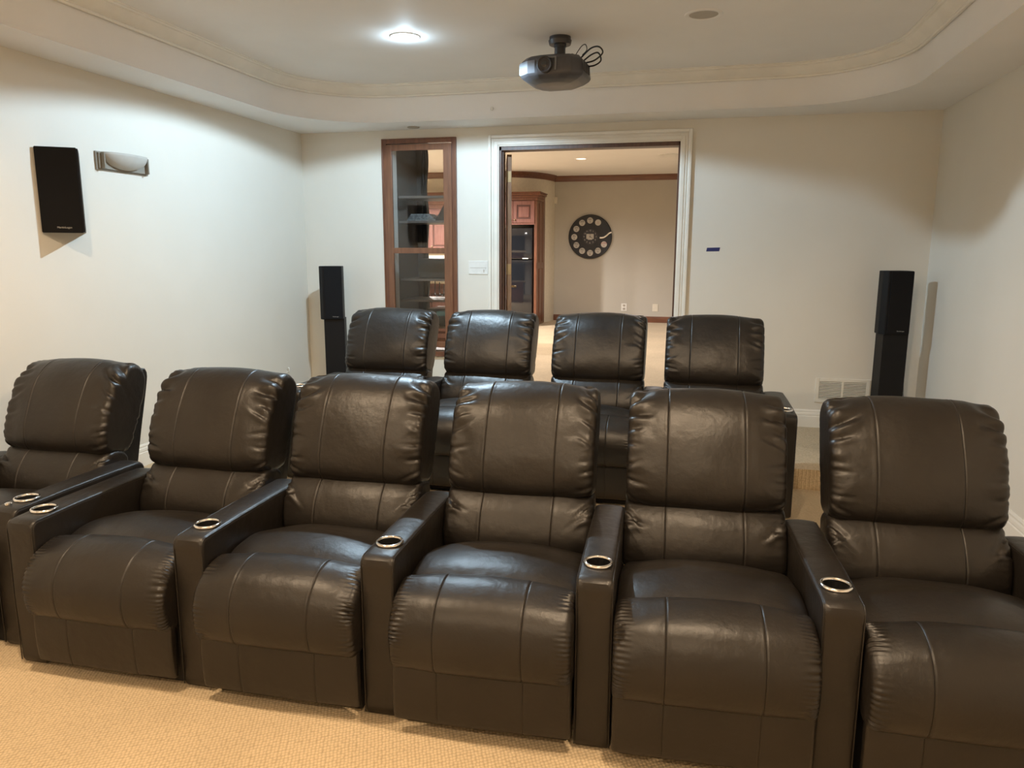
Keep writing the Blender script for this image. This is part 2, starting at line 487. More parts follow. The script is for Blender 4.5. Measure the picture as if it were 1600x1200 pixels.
def make_recliner(seed):
    root = empty('theater_recliner')
    S = .150
    r = random.Random(seed*7+1)
    j = lambda v, q: v+r.uniform(-q, q)
    cushion('seat_cushion', SEATC, SEAT_HW, root, LE, R=.03, Rx=.035, belly=.012, sag=.030, amp=.005, freq=7, seed=seed, low=.005, gather=0, cols=36)
    cushion('leg_rest_cushion', LEGR, SEAT_HW+.001, root, LE, nv=220, R=.026, Rx=.026, belly=.016, seams=(-S, S), sag=.012,
            gather=.0060, gfreq=50, amp=.005, freq=9, seed=seed+11, low=.003, cols=70)
    cushion('footrest_panel', PANEL, SEAT_HW-.002, root, LE, nv=60, R=.010, Rx=.016, belly=.004, seams=(-S, S), groove=.002, low=.002, seed=seed, cols=24, zlim=.045)
    lf = [(.655, .010, .008, .70, -.25, s) for s in (-1, 1)]+[(j(.63, .008), .008, .007, .60, j(-.15, .1), s) for s in (-1, 1)]
    lf += [(j(.60, .01), .006, .006, .72, j(0, .1), s) for s in (-1, 1)]
    cushion('lumbar_cushion', LUMB, .313, root, LE, nv=130, R=.022, Rx=.028, belly=.018, seams=(-S, S), amp=.007, freq=8, seed=seed+20, low=.004, cols=60,
            gather=.0015, gfreq=30, folds=lf, fcut=.72)
    hf = []
    for s in (-1, 1):
        hf += [(j(1.062, .006), .020, .011, j(.66, .05), j(.06, .04), s), (j(1.018, .01), .017, .010, j(.60, .06), j(.05, .06), s),
               (j(.965, .012), .008, .008, j(.70, .08), j(.08, .08), s), (j(.90, .015), .006, .008, j(.66, .1), j(.05, .1), s),
               (j(.84, .015), .006, .008, j(.72, .1), j(0, .1), s), (j(.775, .015), .006, .007, j(.70, .1), j(-.05, .1), s),
               (j(.72, .01), .006, .007, j(.66, .1), j(-.15, .1), s)]
    cushion('head_cushion', HEAD, .311, root, LE, nv=190, R=.030, Rx=.034, belly=.022, seams=(-S, S), amp=.011, freq=7.5, seed=seed+31, low=.006, cols=84,
            gather=.0022, gfreq=40, folds=hf, fcut=.93)
    cushion('back_shell', SHELL, .266, root, LE, nv=90, R=.012, Rx=.014, low=.002, seed=seed, cols=16)
    bm = bmesh.new(); box(bm, -.295, .295, .03, .80, .0, .40, .01)
    obj('base_frame', bm, M['seat_dark'], root)
    return root

def children(o): return [c for c in bpy.data.objects if c.parent == o]
def copy_tree(o, parent=None):
    kids = children(o)
    c = o.copy(); COL.objects.link(c)
    if parent: c.parent = parent
    for k in kids: copy_tree(k, c)
    return c

protos = [make_recliner(s) for s in (0.0, 3.7, 8.2)]
used = set()
PITCH = .7585; HALF = PITCH/2
front = [  # (x of seat centre, y, yaw degrees, prototype, left arm, right arm, label)
    (-3.125, 2.345, .5, 1, True, True, 'front-row brown leather recliner nearest the left wall, angled slightly outward'),
    (-2.182, 2.262, .9, 0, True, True, 'front-row brown leather recliner with a cup holder in each of its two arms'),
    (-1.423, 2.262, 1.7, 2, False, True, 'front-row brown leather recliner directly in front of the leftmost back-row seat'),
    (-.657, 2.262, 2.5, 1, False, True, 'front-row brown leather recliner at the middle of the picture, below the projector'),
    (.105, 2.268, 3.0, 0, False, True, 'front-row brown leather recliner in front of the rightmost back-row seat'),
    (.868, 2.285, 2.0, 2, False, True, 'front-row brown leather recliner at the right end, in front of the right tower speaker'),
]
back = [
    (-2.185, 4.35, .3, 2, True, True, 'back-row dark leather recliner at the left end, beside the left tower speaker'),
    (-1.415, 4.35, .3, 0, False, True, 'back-row dark leather recliner in front of the wall switch, second from the left'),
    (-.632, 4.35, .3, 1, False, True, 'back-row dark leather recliner in front of the open doorway, third from the left'),
    (.138, 4.35, .3, 0, False, True, 'back-row dark leather recliner at the right end, with an exposed cup holder arm'),
]
RISER = .15
def place(spec, z, group, sc=1.):
    x, y, yaw, pi_, la, ra, label = spec
    if pi_ in used: o = copy_tree(protos[pi_])
    else: o = protos[pi_]; used.add(pi_)
    return o, (x, y, z), radians(yaw), la, ra, label, group, sc
placed = [place(s, 0, 'front row of leather theater recliners') for s in front]
placed += [place(s, RISER, 'back row of leather theater recliners', .99) for s in back]
for o, loc, rz, la, ra, label, group, sc in placed:
    o.location = loc; o.rotation_euler = (0, 0, rz); o.scale = (1.02 if sc != 1 else 1, 1, sc)
    tag(o, label, 'recliner', group)
    if ra: ar = add_arm(o, HALF)
    if la: add_arm(o, -HALF)
    if label.startswith('front-row brown leather recliner nearest the left wall'):
        bm = bmesh.new(); cyl(bm, (0, 0, 0), .014, .006, 24); cyl(bm, (0, 0, .004), .009, .004, 24)
        b = obj('recline_button', bm, M['chrome'], ar, (-.012, .048, .626), smooth=40); b['label'] = 'small chrome recline button'

# ------------------------------------------------------------------ room shell
XL, XR, YB, YF = -3.79, 1.845, 6.84, -2.6
ZS, ZC = 2.78, 3.08
# floor: low front part with the aisle on the right, then the raised platform
bm = bmesh.new(); box(bm, XL-.1, XR+.1, YF-.1, 5.46, -.12, 0)
struct(obj('floor', bm, M['carpet']), 'beige looped carpet floor in front of the recliners')
bm = bmesh.new()
prism(bm, [(XL-.1, 3.62), (.600, 3.62), (.600, 5.452), (XR+.1, 5.452), (XR+.1, 7.0), (XL-.1, 7.0)], .001, RISER)
struct(obj('floor_platform', bm, M['carpet']), 'raised carpeted platform under the back row')
T = .12
bm = bmesh.new(); box(bm, XL-T, XL, YF, YB+T, -.05, 3.3); struct(obj('wall_left', bm, M['wall']))
bm = bmesh.new(); box(bm, XR, XR+T, YF, YB+T, -.05, 3.3); struct(obj('wall_right', bm, M['wall']))
bm = bmesh.new(); box(bm, XL-T, XR+T, YF-T, YF, -.05, 3.3); struct(obj('wall_front', bm, M['wall']))
# back wall with two openings
DX0, DX1, DZ = -1.800, -.186, 2.602          # doorway
CX0, CX1, CZ0, CZ1 = -2.90, -2.245, .70, 2.665   # equipment closet opening
bm = bmesh.new()
box(bm, XL-T, CX0, YB, YB+T, 0, 3.3); box(bm, CX1, DX0, YB, YB+T, 0, 3.3); box(bm, DX1, XR+T, YB, YB+T, 0, 3.3)
box(bm, CX0, CX1, YB, YB+T, 0, CZ0); box(bm, CX0, CX1, YB, YB+T, CZ1, 3.3); box(bm, DX0, DX1, YB, YB+T, DZ, 3.3)
struct(obj('wall_back', bm, M['wall']))
# soffit + tray
def rrect(x0, x1, y0, y1, r, off=0, seg=14):
    x0 += off; x1 -= off; y0 += off; y1 -= off; r = max(r-off, .05)
    pts = []
    for cx, cy, a0 in ((x1-r, y1-r, 0), (x0+r, y1-r, 90), (x0+r, y0+r, 180), (x1-r, y0+r, 270)):
        for k in range(seg+1):
            a = radians(a0+90*k/seg); pts.append((cx+r*cos(a), cy+r*sin(a)))
    return pts
TX0, TX1, TY0, TY1, TR = -3.42, 1.385, YF+.5, 6.43, .80
bm = bmesh.new()
outer = [(XR+T, YB+T), (XL-T, YB+T), (XL-T, YF-T), (XR+T, YF-T)]
inner = rrect(TX0, TX1, TY0, TY1, TR)
k = len(inner)//4
vo = [bm.verts.new((x, y, ZS)) for x, y in outer]; vi = [bm.verts.new((x, y, ZS)) for x, y in inner]
for q in range(4):
    seg = vi[q*k:(q+1)*k]
    for a, b in zip(seg, seg[1:]): bm.faces.new((vo[q], a, b))
    nxt = vi[((q+1) % 4)*k]
    bm.faces.new((vo[q], seg[-1], nxt, vo[(q+1) % 4]))
struct(obj('ceiling_soffit', bm, M['ceil']), 'lower ceiling border around the raised tray')
def sweep(prof, mtl, name, label=None, smooth=40):
    bm = bmesh.new(); rows = []
    for off, z in prof:
        rows.append([bm.verts.new((x, y, z)) for x, y in rrect(TX0, TX1, TY0, TY1, TR, off)])
    n = len(rows[0])
    for a in range(len(rows)-1):
        for i in range(n): bm.faces.new((rows[a][i], rows[a][(i+1) % n], rows[a+1][(i+1) % n], rows[a+1][i]))
    o = obj(name, bm, mtl, smooth=smooth); struct(o, label); return o
# concave cove face, then crown moulding under the high ceiling
sweep([(0, ZS), (-.004, ZS+.004), (-.016, ZS+.03), (-.022, ZS+.08), (-.014, ZS+.14), (.004, ZS+.19), (.02, ZS+.22), (.02, ZS+.3)], M['ceil'], 'ceiling_cove', 'curved plaster face of the tray ceiling')
sweep([(.018, 2.985), (.034, 2.985), (.038, 2.995), (.034, 3.003), (.044, 3.010), (.062, 3.020), (.082, 3.040), (.094, 3.058), (.108, 3.062), (.110, 3.070), (.122, 3.074), (.122, ZC)], M['trim'], 'trim_1', 'cream crown molding around the tray ceiling')
bm = bmesh.new(); box(bm, XL-T, XR+T, YF-T, YB+T, ZC, ZC+.06); struct(obj('ceiling', bm, M['ceil']))
# baseboards
def baseboard(name, pts, nrm, z0, m=M['trim'], h=.155):
    prof = [(0, 0), (.016, 0), (.016, h*.62), (.012, h*.66), (.014, h*.70), (.012, h*.80), (.008, h*.86), (.009, h*.92), (.004, h), (0, h)]
    (x0, y0), (x1, y1) = pts
    bm = bmesh.new()
    a = [bm.verts.new((x0+nrm[0]*d, y0+nrm[1]*d, z0+z)) for d, z in prof]
    b = [bm.verts.new((x1+nrm[0]*d, y1+nrm[1]*d, z0+z)) for d, z in prof]
    n = len(prof)
    for i in range(n): bm.faces.new((a[i], a[(i+1) % n], b[(i+1) % n], b[i]))
    bm.faces.new(a); bm.faces.new(b)
    return struct(obj(name, bm, m))
baseboard('baseboard_left', ((XL, 3.62), (XL, YB)), (1, 0), RISER)
baseboard('baseboard_left_front', ((XL, YF), (XL, 3.62)), (1, 0), 0)
baseboard('baseboard_right', ((XR, 5.45), (XR, YB)), (-1, 0), RISER)
baseboard('baseboard_right_front', ((XR, YF), (XR, 5.45)), (-1, 0), .0, h=.19)
baseboard('baseboard_back', ((DX1+.10, YB), (XR, YB)), (0, -1), RISER)
baseboard('baseboard_back_left', ((XL, YB), (DX0-.10, YB)), (0, -1), RISER)

# door casing (white, stepped) and wood jamb
def frame(bm, x0, x1, z0, z1, w, y0, y1, bottom=False, bev=.003):
    box(bm, x0-w, x0, y0, y1, z0, z1+w, bev); box(bm, x1, x1+w, y0, y1, z0, z1+w, bev)
    box(bm, x0, x1, y0, y1, z1, z1+w, bev)
    if bottom: box(bm, x0-w, x1+w, y0, y1, z0-w, z0, bev)
bm = bmesh.new()
zf = RISER
frame(bm, DX0, DX1, zf, DZ, .100, YB-.014, YB)
frame(bm, DX0-.012, DX1+.012, zf, DZ+.012, .030, YB-.022, YB-.013)
frame(bm, DX0-.050, DX1+.050, zf, DZ+.050, .012, YB-.020, YB-.013)
frame(bm, DX0-.072, DX1+.072, zf, DZ+.072, .028, YB-.032, YB-.013, bev=.006)
struct(obj('trim_2', bm, M['trim']), 'white stepped casing around the open doorway')
bm = bmesh.new()
y0, y1 = YB-.004, YB+T+.02
box(bm, DX0-.002, DX0+.022, y0, y1, zf, DZ, .002); box(bm, DX1-.015, DX1+.002, y0, y1, zf, DZ, .002)
box(bm, DX0, DX1, y0, y1, DZ-.034, DZ+.002, .002)
box(bm, DX0+.02, DX0+.032, y0+.03, y0+.06, zf, DZ-.03, .002)
struct(obj('door_2', bm, M['wooddk']), 'dark wood jamb lining the doorway')
# threshold floor strip continues into the far room
# door leaf seen on edge
leaf = empty('door_1', (-1.742, 6.985, RISER), radians(0))
struct(leaf, 'wooden door leaf standing open and seen on its edge')
dirv = Vector((-1.742, 6.985)).normalized(); ang = math.atan2(dirv.y, dirv.x)
ang += radians(1.0)
leaf.rotation_euler = (0, 0, ang)
bm = bmesh.new(); box(bm, 0, .78, -.022, .022, .01, 2.40, .002)
for zz0, zz1 in ((.25, 1.05), (1.2, 2.25)):
    for s in (-1, 1): box(bm, .11, .67, s*.0225-.002, s*.0225+.002, zz0, zz1, .002)
obj('door_leaf', bm, M['leaf'], leaf)
for z in (2.20, 1.345, .35):
    bm = bmesh.new(); box(bm, -.003, .0, -.018, .012, z-.05, z+.05, .001); cyl(bm, (-.003, .022, z), .008, .10, 12)
    obj('hinge', bm, M['brass'], leaf)
bm = bmesh.new(); cyl(bm, (.70, -.030, 1.15), .026, .012, 24, 'y'); cyl(bm, (.70, -.052, 1.15), .010, .05, 16, 'y')
tube(bm, crv([(.70, -.075, 1.15), (.66, -.078, 1.153), (.60, -.076, 1.148)]), .009, 10)
cyl(bm, (.70, -.030, 1.23), .018, .012, 20, 'y')
obj('door_handle', bm, M['brass'], leaf, smooth=40)

# ------------------------------------------------------------------ equipment closet door with glass, shelves, gear
WX0, WX1, WZ0, WZ1 = -2.945, -2.208, .655, 2.70
closet = empty('window_1', ((WX0+WX1)/2, YB, WZ0)); struct(closet, 'wood framed glass closet door in the back wall')
def rel(o): o.parent = closet; o.location = (-(WX0+WX1)/2, -YB, -WZ0); return o
bm = bmesh.new(); frame(bm, WX0+.045, WX1-.045, WZ0+.045, WZ1-.045, .045, YB-.022, YB+.02, True)
frame(bm, WX0+.012, WX1-.012, WZ0+.012, WZ1-.012, .012, YB-.03, YB-.015, True)
rel(obj('outer_frame', bm, M['wood']))
bm = bmesh.new(); fx0, fx1, fz0, fz1 = -2.842, -2.330, .80, 2.590
frame(bm, fx0, fx1, fz0, fz1, .055, YB-.036, YB-.008, True)
box(bm, fx1+.05, fx1+.080, YB-.034, YB-.008, fz0-.055, fz1+.055, .002)
box(bm, fx0, fx1, YB-.036, YB-.008, 1.642, 1.694, .003)
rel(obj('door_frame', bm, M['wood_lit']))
for a, b in ((1.694, fz1), (fz0, 1.642)):
    bm = bmesh.new(); box(bm, fx0-.005, fx1+.005, YB-.024, YB-.020, a-.004, b+.004)
    rel(obj('glass_pane', bm, M['glass']))
# side, floor & ceiling panels of the closet box
CY1 = 7.52
cab = empty('equipment_closet', (-2.56, YB+.15, RISER)); tag(cab, 'dark built-in equipment closet behind the wood framed glass door', 'closet')
def relc(o): o.parent = cab; o.location = (2.56, -(YB+.15), -RISER); return o
bm = bmesh.new(); box(bm, -2.90, -2.862, YB+.13, CY1, RISER, 2.80); relc(obj('side_panel', bm, M['closet']))
bm = bmesh.new(); box(bm, -2.03, -2.00, YB+.13, CY1, RISER, 2.80); relc(obj('side_panel', bm, M['closet']))
bm = bmesh.new(); box(bm, -2.862, -2.03, YB+.13, CY1, .60, .66); relc(obj('bottom_panel', bm, M['closet']))
bm = bmesh.new(); box(bm, -2.860, -2.80, CY1-.02, CY1, .66, 2.80); relc(obj('back_panel', bm, M['closet']))
shelf_z = [2.19, 1.955, 1.395, 1.19, .93]
for z in shelf_z:
    bm = bmesh.new(); box(bm, -2.860, -2.032, YB+.16, CY1-.03, z-.022, z, .002); relc(obj('shelf', bm, M['shelfm']))
bm = bmesh.new(); box(bm, -2.900, -2.8595, YB+.022, YB+.128, .70, 2.66); struct(obj('trim_4', bm, M['ceil']), 'grey reveal at the left side inside the closet opening')
# gear on the shelves
bm = bmesh.new()
for i in range(5): box(bm, -2.80+.006*i, -2.50-.02*i, YB+.22+.01*i, YB+.44, 1.957+.014*i, 1.969+.014*i, .002, mtx=None)
tag(obj('manual_stack', bm, M['paper']), 'stack of grey booklets on the upper closet shelf', 'booklets')
bm = bmesh.new()
prism(bm, [(0, 0), (.22, 0), (.22, .15), (.09, .15)], 0, .30)
o = obj('media_box', bm, M['equip'], None, (-2.50, YB+.50, 1.957), (pi/2, 0, 0)); tag(o, 'black slant-fronted box beside the booklets in the closet', 'box')
bm = bmesh.new(); box(bm, -2.68, -2.25, YB+.2, YB+.55, 1.397, 1.59, .004)
o = obj('amplifier', bm, M['equip']); tag(o, 'wide black amplifier just below the closet door rail', 'amplifier')
bm = bmesh.new(); box(bm, -2.60, -2.20, YB+.2, YB+.55, .932, 1.10, .004)
rc = obj('receiver', bm, M['equip']); tag(rc, 'black receiver with a green display on the lower closet shelf', 'receiver')
bm = bmesh.new(); box(bm, -2.50, -2.27, YB+.196, YB+.2, 1.03, 1.075); obj('display', bm, M['screen'], rc)
random.seed(11)
for n_, (z, zt) in enumerate(((1.20, 1.30),)):
    for q in range(6):
        bm = bmesh.new()
        x = -2.66+.05*q
        pts = [(x, CY1-.06, z+.16-.02*q), (x+.03, CY1-.15, z+.03), (x+.1+.03*q, CY1-.3, z+.012), (x+.17, CY1-.42, z+.03+.01*q), (x+.26, CY1-.3, z+.06+.015*q), (min(x+.30, -2.08), CY1-.15, z+.14)]
        tube(bm, crv(pts), .005, 6)
        tag(obj('audio_cable', bm, M['cable']), 'black cable coiled on the closet shelf below the amplifier', 'cable', 'tangled cables on the closet shelf')
bm = bmesh.new()
for q in range(7):
    pts = [(-2.775+.007*q+.01*sin(k*1.3+q), CY1-.06-.01*(q % 3), 2.75-.12*k) for k in range(17)]
    tube(bm, crv(pts, 3), .012, 6)
tag(obj('cable_bundle', bm, M['cable']), 'thick dark cable bundle hanging down inside the closet back', 'cables')

# ------------------------------------------------------------------ wall things in the theatre
# wall speaker: wedge on the left wall
ws = empty('wall_speaker', (XL, 3.84, 2.02)); tag(ws, 'black wedge-shaped speaker mounted on the left wall beside the sconce', 'speaker')
A_ = Vector((XL+.004, 3.722)); B_ = Vector((-3.598, 3.848))
dv = (B_-A_).normalized(); nv_ = Vector((dv.y, -dv.x))
bm = bmesh.new(); prism(bm, [(A_.x, A_.y), (B_.x, B_.y), (-3.665, 3.925), (XL+.001, 4.06)], 1.778, 2.262)
o = obj('cabinet', bm, M['blackcab'], ws); o.location = (-XL, -3.84, -2.02)
bm = bmesh.new()
g0 = A_+nv_*.001+dv*.003; g1 = B_+nv_*.001-dv*.006; g2 = g1+nv_*.014; g3 = g0+nv_*.014
prism(bm, [tuple(g0), tuple(g1), tuple(g2), tuple(g3)], 1.772, 2.266)
bmesh.ops.bevel(bm, geom=list(bm.edges), offset=.003, segments=2, affect='EDGES')
o = obj('grille', bm, M['cloth'], ws); o.location = (-XL, -3.84, -2.02)
mid = A_.lerp(B_, .54)+nv_*.016
text_mesh('badge', 'MartinLogan', .0155, M['silver'], ws, (mid.x-XL, mid.y-3.84, 1.803-2.02), (pi/2, 0, math.atan2(dv.y, dv.x)))
# sconce
sc = empty('wall_sconce', (XL, 4.42, 2.24)); tag(sc, 'plaster half-bowl wall sconce on the left wall near the speaker', 'sconce')
bm = bmesh.new(); box(bm, 0, .012, -.235, .235, -.058, .058, .002); box(bm, .012, .024, -.222, .222, -.050, .050, .002)
for s in (-1, 1): box(bm, .024, .05, s*.20-.006, s*.20+.006, -.050, .052, .003)
obj('back_plate', bm, M['sconce'], sc)
bm = bmesh.new()
nu, nw = 24, 10; rows = []
for i in range(nu+1):
    a = pi*i/nu
    rows.append([bm.verts.new((.024+.085*sin(a)*cos(pi/2*j/nw), -.20*cos(a)*cos(pi/2*j/nw)**.95 if j < nw else 0, .056-.10*sin(pi/2*j/nw))) for j in range(nw+1)])
for i in range(nu):
    for j in range(nw): bm.faces.new((rows[i][j], rows[i+1][j], rows[i+1][j+1], rows[i][j+1]))
bmesh.ops.remove_doubles(bm, verts=bm.verts, dist=.0003)
o = obj('bowl', bm, M['bowl'], sc, smooth=60)
md = o.modifiers.new('s', 'SOLIDIFY'); md.thickness = .006

# tower speakers
def tower(name, cx, yaw, label, mirror=1):
    t = empty(name, (cx, 6.5, RISER), yaw); tag(t, label, 'speaker', 'tower speakers in the back corners')
    m_ = mirror
    bm = bmesh.new(); box(bm, -.095, .095, -.02, .16, .012, .88, .004); obj('column', bm, M['blackcab'], t)
    bm = bmesh.new(); box(bm, -.13, .13, -.05, .19, 0, .014, .004); obj('base_plate', bm, M['blackcab'], t)
    bm = bmesh.new()
    P_ = [(-.095*m_, -.035), (.088*m_, -.035), (.088*m_, .12), (.04*m_, .17), (-.128*m_, .10), (-.128*m_, .01)]
    prism(bm, P_, .872, 1.372)
    bmesh.ops.bevel(bm, geom=list(bm.edges), offset=.003, segments=2, affect='EDGES')
    obj('speaker_cabinet', bm, M['blackcab'], t)
    bm = bmesh.new(); box(bm, min(-.08*m_, .086*m_), max(-.08*m_, .086*m_), -.048, -.034, .878, 1.368, .003); obj('grille', bm, M['cloth'], t)
    text_mesh('badge', 'MartinLogan', .011, M['silver'], t, (.02*m_, -.0495, .90), (pi/2, 0, 0))
    return t
tower('tower_speaker', 1.562, radians(6), 'black tower speaker in the right rear corner next to the air vent')
tower('tower_speaker', -3.338, radians(20), 'black tower speaker in the left rear corner behind the back row', 1)
bm = bmesh.new()
tube(bm, crv([(1.67, 6.70, .70), (1.71, 6.72, .60), (1.72, 6.72, .42), (1.69, 6.73, .34), (1.66, 6.72, .36)]), .0028, 6)
tube(bm, crv([(1.67, 6.70, .66), (1.70, 6.73, .56), (1.745, 6.75, .40), (1.73, 6.74, .20), (1.70, 6.72, .17)]), .0028, 6)
tag(obj('speaker_wire', bm, M['paper']), 'thin grey wire looping behind the right tower speaker', 'wire')
for x, y, z, s, lab in ((XL, 6.374, .515, 1, 'small white wire clip on the left wall near the corner'), (XR, 6.271, .49, -1, 'small white wire clip on the right wall near the corner')):
    bm = bmesh.new(); box(bm, x-.004 if s < 0 else x, x if s < 0 else x+.004, y-.012, y+.012, z-.012, z+.012, .001)
    tube(bm, crv([(x+s*.004, y, z), (x+s*.02, y-.004, z+.01), (x+s*.024, y-.006, z+.035), (x+s*.012, y-.006, z+.045)]), .005, 8)
    tag(obj('wire_clip', bm, M['plastic']), lab, 'wire clip')
# vent
v = empty('air_vent', (1.266, YB, .483)); tag(v, 'cream louvred air vent low on the back wall', 'vent')
bm = bmesh.new(); w, h = .219, .107
frame(bm, -w+.03, w-.03, -h+.03, h-.03, .03, -.010, 0, True); box(bm, -.008, .008, -.008, 0, -h+.03, h-.03, .001)
obj('vent_frame', bm, M['ventm'], v)
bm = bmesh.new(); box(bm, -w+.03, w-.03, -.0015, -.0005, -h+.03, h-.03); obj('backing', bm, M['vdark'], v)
bm = bmesh.new()
for i in range(11):
    z = -h+.038+i*(2*h-.076)/10
    mt = Matrix.Translation((0, -.005, z)) @ Matrix.Rotation(radians(35), 4, 'X')
    box(bm, -w+.03, w-.03, -.005, .005, -.0018, .0018, 0, mtx=mt)
obj('louvres', bm, M['ventm'], v)
# tape
bm = bmesh.new(); quad(bm, [(.070, YB-.0012, 1.668), (.180, YB-.0012, 1.670), (.187, YB-.0012, 1.703), (.076, YB-.0012, 1.700)])
r = bmesh.ops.extrude_face_region(bm, geom=list(bm.faces)); [setattr(q, 'co', q.co+Vector((0, .0012, 0))) for q in r['geom'] if isinstance(q, bmesh.types.BMVert)]
tag(obj('tape_strip', bm, M['tape']), 'short strip of dark blue painter tape on the back wall', 'tape')
# switch
sw = empty('light_switch', (-2.005, YB, 1.512)); tag(sw, 'white wall switch plate between the glass closet and the doorway', 'switch')
bm = bmesh.new(); box(bm, -.094, .094, -.007, 0, -.063, .063, .003); obj('plate', bm, M['plastic'], sw)
bm = bmesh.new(); box(bm, -.080, .080, -.0085, -.006, -.004, -.001); box(bm, .052, .058, -.0085, -.006, -.045, -.012); obj('slot', bm, M['offlens'], sw)
bm = bmesh.new(); box(bm, .046, .066, -.013, -.006, -.022, -.006, .002); obj('dimmer_knob', bm, M['plastic'], sw)

# recessed lights
def can(x, y, z, r, lens, label, tilt=False, grp=None):
    c = empty('recessed_light', (x, y, z)); tag(c, label, 'ceiling light', grp)
    bm = bmesh.new()
    prof = [(r*.74, -.001), (r*.80, -.006), (r*.96, -.005), (r, 0), (r*.72, 0)]
    seg = 40; rows = []
    for i in range(seg):
        a = 2*pi*i/seg; rows.append([bm.verts.new((q*cos(a), q*sin(a), zz)) for q, zz in prof])
    for i in range(seg):
        for j in range(len(prof)): bm.faces.new((rows[i][j], rows[(i+1) % seg][j], rows[(i+1) % seg][(j+1) % len(prof)], rows[i][(j+1) % len(prof)]))
    obj('trim_ring', bm, M['ceil'], c, smooth=40)
    bm = bmesh.new(); cyl(bm, (0, 0, -.001), r*.76, .0016, 40); obj('lens', bm, lens, c)
    return c
can(-1.965, 4.99, ZC, .10, M['lit'], 'brightly lit recessed ceiling light left of the projector')
can(-.03, 4.96, ZC, .115, M['offlens'], 'unlit recessed ceiling light right of the projector')
can(-1.98, 1.76, ZC, .10, M['litwarm'], 'warm recessed ceiling light in front of the seats, left one')
can(0.0, 1.76, ZC, .10, M['litwarm'], 'warm recessed ceiling light in front of the seats, right one')
bm = bmesh.new(); cyl(bm, (-2.576, 6.70, ZS-.004), .055, .008, 24)
tag(obj('soffit_speaker', bm, M['offlens']), 'tiny grey round fixture in the soffit above the closet', 'fixture')
bm = bmesh.new(); bmesh.ops.create_icosphere(bm, subdivisions=2, radius=.014, matrix=Matrix.Translation((-1.76, 6.436, 2.862)))
for q in bm.verts: q.co.z = 2.862+(q.co.z-2.862)*1.3
tag(obj('plaster_chip', bm, M['plastic']), 'small white plaster blob on the cove face above the doorway', 'blemish')

# ------------------------------------------------------------------ projector
pj = empty('ceiling_projector', (-.99, 5.2, ZC), radians(-4)); pj.scale = (.92, .92, .96); tag(pj, 'dark grey video projector hanging from the ceiling mount', 'projector')
bm = bmesh.new(); cyl(bm, (.03, .05, -.012), .078, .024, 28); cyl(bm, (.03, .05, -.038), .078, .028, 28, r2=.085); cyl(bm, (.03, .05, -.058), .045, .02, 24)
cyl(bm, (.03, .05, -.105), .040, .10, 24)
obj('mount_pole', bm, M['projd'], pj, smooth=35)
bm = bmesh.new(); box(bm, -.14, .16, -.05, .16, -.152, -.140, .003)
for s in ((-.13, -.03), (.14, -.03), (-.13, .14), (.14, .14)): cyl(bm, (s[0], s[1], -.150), .010, .03, 12)
obj('mount_bracket', bm, M['projd'], pj)
# body: upper deck, hull tapering downward
def loft(bm, secs):
    rows = [[bm.verts.new(p) for p in s] for s in secs]; n = len(rows[0])
    for a in range(len(rows)-1):
        for i in range(n): bm.faces.new((rows[a][i], rows[a][(i+1) % n], rows[a+1][(i+1) % n], rows[a+1][i]))
    bm.faces.new(rows[0]); bm.faces.new(rows[-1])
def plan(w, f, b, ch, z, bow=0.):
    return [(-w, f+ch, z), (-w+ch*.9, f+.01, z), (-w*.35, f-bow, z), (w*.35, f-bow, z), (w-ch*.9, f+.01, z), (w, f+ch, z), (w, b-ch, z), (w-ch, b, z), (-w+ch, b, z), (-w, b-ch, z)]
bm = bmesh.new()
loft(bm, [plan(.195, -.12, .24, .06, -.150, .01), plan(.222, -.15, .26, .07, -.178, .012), plan(.235, -.155, .26, .08, -.268, .012), plan(.225, -.148, .255, .08, -.284, .014), plan(.185, -.125, .235, .07, -.308, .014), plan(.13, -.085, .20, .045, -.326, .01), plan(.06, -.03, .14, .03, -.335, .0)])
bmesh.ops.bevel(bm, geom=list(bm.edges), offset=.003, segments=1, affect='EDGES')
obj('projector_body', bm, M['projm'], pj, smooth=24)
bm = bmesh.new(); cyl(bm, (-.020, -.175, -.226), .054, .04, 36, 'y'); torus(bm, (-.020, -.195, -.226), .048, .006, 36, 8, 'y')
ln = obj('lens_barrel', bm, M['projd'], pj, smooth=35)
bm = bmesh.new(); bmesh.ops.create_uvsphere(bm, u_segments=24, v_segments=12, radius=.036, matrix=Matrix.Translation((-.020, -.180, -.226)) @ Matrix.Diagonal((1, .5, 1, 1)))
obj('lens_glass', bm, M['lens'], ln, smooth=60)
bm = bmesh.new(); prism(bm, [(-.236, -.078), (-.160, -.146), (-.100, -.162), (-.100, -.150), (-.158, -.136), (-.228, -.070)], -.268, -.186)
box(bm, -.243, -.233, -.07, .03, -.262, -.19, .003)
obj('side_panel', bm, M['projs'], pj)
bm = bmesh.new(); box(bm, .050, .062, -.178, -.155, -.262, -.176, .003); box(bm, -.005, .062, -.178, -.155, -.184, -.174, .003); obj('lens_bezel', bm, M['projs'], pj)
text_mesh('badge', 'Panasonic', .014, M['projs'], pj, (-.02, -.128, -.302), (radians(40), 0, 0))
bm = bmesh.new()
for i in range(7): box(bm, .238, .243, -.09+i*.03, -.075+i*.03, -.255, -.195, .001)
obj('side_grille', bm, M['projd'], pj)
